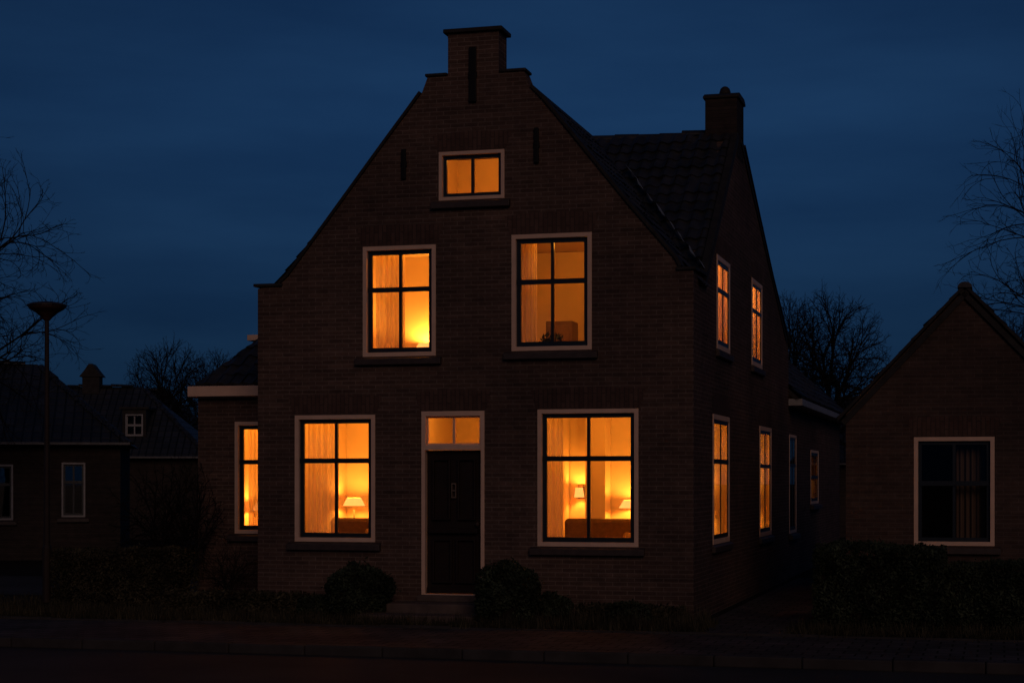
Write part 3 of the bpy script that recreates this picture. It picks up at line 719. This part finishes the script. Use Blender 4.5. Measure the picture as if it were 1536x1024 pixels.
def bush(u,v,r,h,n,label,seed,group='round bushes at the front steps'):
    rnd=random.Random(seed); E=empty('bush',W(u,v,0),YAW,label,'bush',group)
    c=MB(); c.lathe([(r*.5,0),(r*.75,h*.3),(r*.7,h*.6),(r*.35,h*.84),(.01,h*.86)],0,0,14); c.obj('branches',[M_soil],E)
    m=MB(); pts=[]
    for _ in range(n):
        th=rnd.random()*6.283; ph=math.acos(rnd.uniform(-.9,1)); rr_=1-abs(rnd.gauss(0,.09)); rr_*=1+.10*math.sin(3*th+seed)+.07*math.sin(5*ph+2*th+seed)+.04*math.sin(9*ph+7*th)
        if rnd.random()<.04: rr_*=rnd.uniform(1.0,1.15)
        pts.append((r*rr_*math.sin(ph)*math.cos(th),r*rr_*math.sin(ph)*math.sin(th),max(.02,h*.48+h*.5*rr_*math.cos(ph))))
    leaves(m,pts,.028,rnd); m.obj('foliage',[M_leaf],E,recalc=False,uv=False)
bush(-4.78,-.62,.48,.80,9000,'round loose dark bush beside the front steps',1)
bush(-2.46,-.95,.45,.88,9000,'round loose dark bush beside the front steps',2)
bush(-1.95,-.5,.30,.42,3000,'small loose bush against the brick wall',8)
bush(-5.45,-.5,.28,.32,2200,'small loose bush against the brick wall',9)
bush(-.75,-.75,.30,.34,2200,'small loose bush against the brick wall',10)
g=MB(); rnd=random.Random(9)
def tuft(u,v,s,k):
    for _ in range(k):
        a=rnd.random()*6.283; l=s*rnd.uniform(.5,1.3); lean=rnd.uniform(.1,.7)*l; w_=.006
        x=u+rnd.gauss(0,.06); y=v+rnd.gauss(0,.05); dx,dy=math.cos(a),math.sin(a)
        i=len(g.v); g.v+=[(x-dy*w_,y+dx*w_,0),(x+dy*w_,y-dx*w_,0),(x+dx*lean,y+dy*lean,l)]; g.f.append((i,i+1,i+2)); g.m.append(0)
for _ in range(2900):
    u=rnd.uniform(-11,8); v=rnd.uniform(-1.80,-.05)
    if -4.65<u<-2.85 and v>-1.15: continue
    if .35<u<1.5: continue
    tuft(u,v,rnd.uniform(.05,.20)*(1.6 if -1.8<u<.3 and rnd.random()<.5 else 1),12)
for _ in range(500):
    u=rnd.uniform(-13,-8.0); v=rnd.uniform(-1.7,2.6); tuft(u,v,rnd.uniform(.04,.14),9)
go=g.obj('grass',[M_grass],None,W(0,0,0),YAW,recalc=False,uv=False); go['kind']='stuff'

# ============================================================ STREET LAMP
L=empty('street_lamp',Vector((-7.63,29.2,-.0)),0,'tall slim unlit street lamp with bowl-shaped head','street lamp')
m=MB(); m.lathe([(.075,0),(.075,.9),(.055,.95),(.045,2.5),(.036,4.50),(.036,4.62)],0,0,14); m.obj('post',[M_metal],L,smooth=False)
m=MB(); m.lathe([(.05,4.62),(.09,4.67),(.17,4.74),(.27,4.80),(.30,4.83),(.30,4.85)],0,0,24); m.obj('lamp_bowl',[M_lamphead],L)
m=MB(); m.lathe([(.325,4.852),(.32,4.875),(.26,4.90),(.14,4.92),(.01,4.93)],0,0,24); m.obj('lamp_canopy',[M_metal],L)

# ============================================================ GROUND
def sheet(name,u0,u1,v0,v1,z,mat):
    m=MB(); m.quad((u0,v0,0),(u1,v0,0),(u1,v1,0),(u0,v1,0)); o=m.obj(name,[mat],None,W(0,0,z),YAW,recalc=False); o['kind']='structure'; return o
sheet('ground',-900,900,-900,900,-.14,M_soil)
sheet('road',-200,200,-14,-4.6,-.12,M_asph)
m=MB(); m.box(-200,200,-4.45,250,-.135,-.006); o=m.obj('garden_ground',[M_soil],None,W(0,0,0),YAW); o['kind']='structure'
sheet('pavement',-200,200,-4.45,-1.85,0,M_pave)
m=MB(); rnd=random.Random(2)
k=-40
while k<40:
    m.box(k+.004,k+.996,-4.60,-4.452,-.13,.004+rnd.uniform(-.006,.006)); k+=1
o=m.obj('kerb',[M_kerb],None,W(0,0,0),YAW,bevel=.02); o['kind']='structure'
m=MB(); k=-40
while k<40:
    m.box(k+.004,k+.996,-1.849,-1.78,-.05,.030+rnd.uniform(-.012,.005)); k+=1
o=m.obj('garden_edging',[M_kerb],None,W(0,0,0),YAW); o['kind']='structure'
sheet('path',.15,1.5,-1.77,12,.0,M_pave)
sheet('side_street',-60,-9.2,3.0,8.5,.0,M_asph)

# ============================================================ LIGHT / WORLD
sl=bpy.data.lights.new('warm_fill','SUN'); sl.energy=.28; sl.angle=R(25); sl.color=(1,.64,.47)  # weak warm fill light from behind the camera, added to brighten the facade
so=bpy.data.objects.new('warm_fill',sl); COL.objects.link(so); so.rotation_euler=(R(68),0,R(10))
w=bpy.data.worlds.new('World'); scene.world=w; w.use_nodes=True; nt=w.node_tree; bg=nt.nodes['Background']
tc=N(nt,'ShaderNodeTexCoord'); sp=N(nt,'ShaderNodeSeparateXYZ'); nt.links.new(tc.outputs['Generated'],sp.inputs[0])
r=N(nt,'ShaderNodeValToRGB'); nt.links.new(sp.outputs[2],r.inputs[0]); cr_=r.color_ramp
cr_.elements[0].position=0; cr_.elements[0].color=(.0046,.0165,.040,1)
cr_.elements[1].position=1; cr_.elements[1].color=(.003,.011,.034,1)
for pos,c in ((.06,(.0055,.0210,.053)),(.13,(.0074,.0290,.078)),(.20,(.0086,.0345,.096)),(.27,(.0072,.0290,.084)),(.5,(.005,.019,.056))):
    e=cr_.elements.new(pos); e.color=(*c,1)
mp=N(nt,'ShaderNodeMapping'); mp.inputs['Scale'].default_value=(1.8,1.8,9); mp.inputs['Rotation'].default_value=(0,R(6),0); nt.links.new(tc.outputs['Generated'],mp.inputs[0])
nf=noise(nt,mp.outputs[0],2.2,6,.52)
cl=ramp(nt,nf,.34,.66,(.80,.83,.86),(1.20,1.15,1.10))
c=mixc(nt,r.outputs[0],cl,1,'MULTIPLY')
dot=N(nt,'ShaderNodeVectorMath',operation='DOT_PRODUCT'); nt.links.new(tc.outputs['Generated'],dot.inputs[0]); dot.inputs[1].default_value=(.03,.999,.05)
az=ramp(nt,dot.outputs['Value'],.93,1.0,(.68,.68,.70),(1.08,1.08,1.08))
c=mixc(nt,c,az,1,'MULTIPLY')
nt.links.new(c,bg.inputs[0]); bg.inputs[1].default_value=1.0
# ============================================================ CAMERA
cd=bpy.data.cameras.new('camera'); co=bpy.data.objects.new('camera',cd); COL.objects.link(co)
co.location=(0,0,2.0); co.rotation_euler=(R(90),0,0); cd.sensor_width=36; cd.lens=2670/1536*36; cd.shift_y=208/1536; cd.clip_end=3000
scene.camera=co
scene.view_settings.view_transform='Standard'; scene.view_settings.look='None'; scene.view_settings.exposure=0
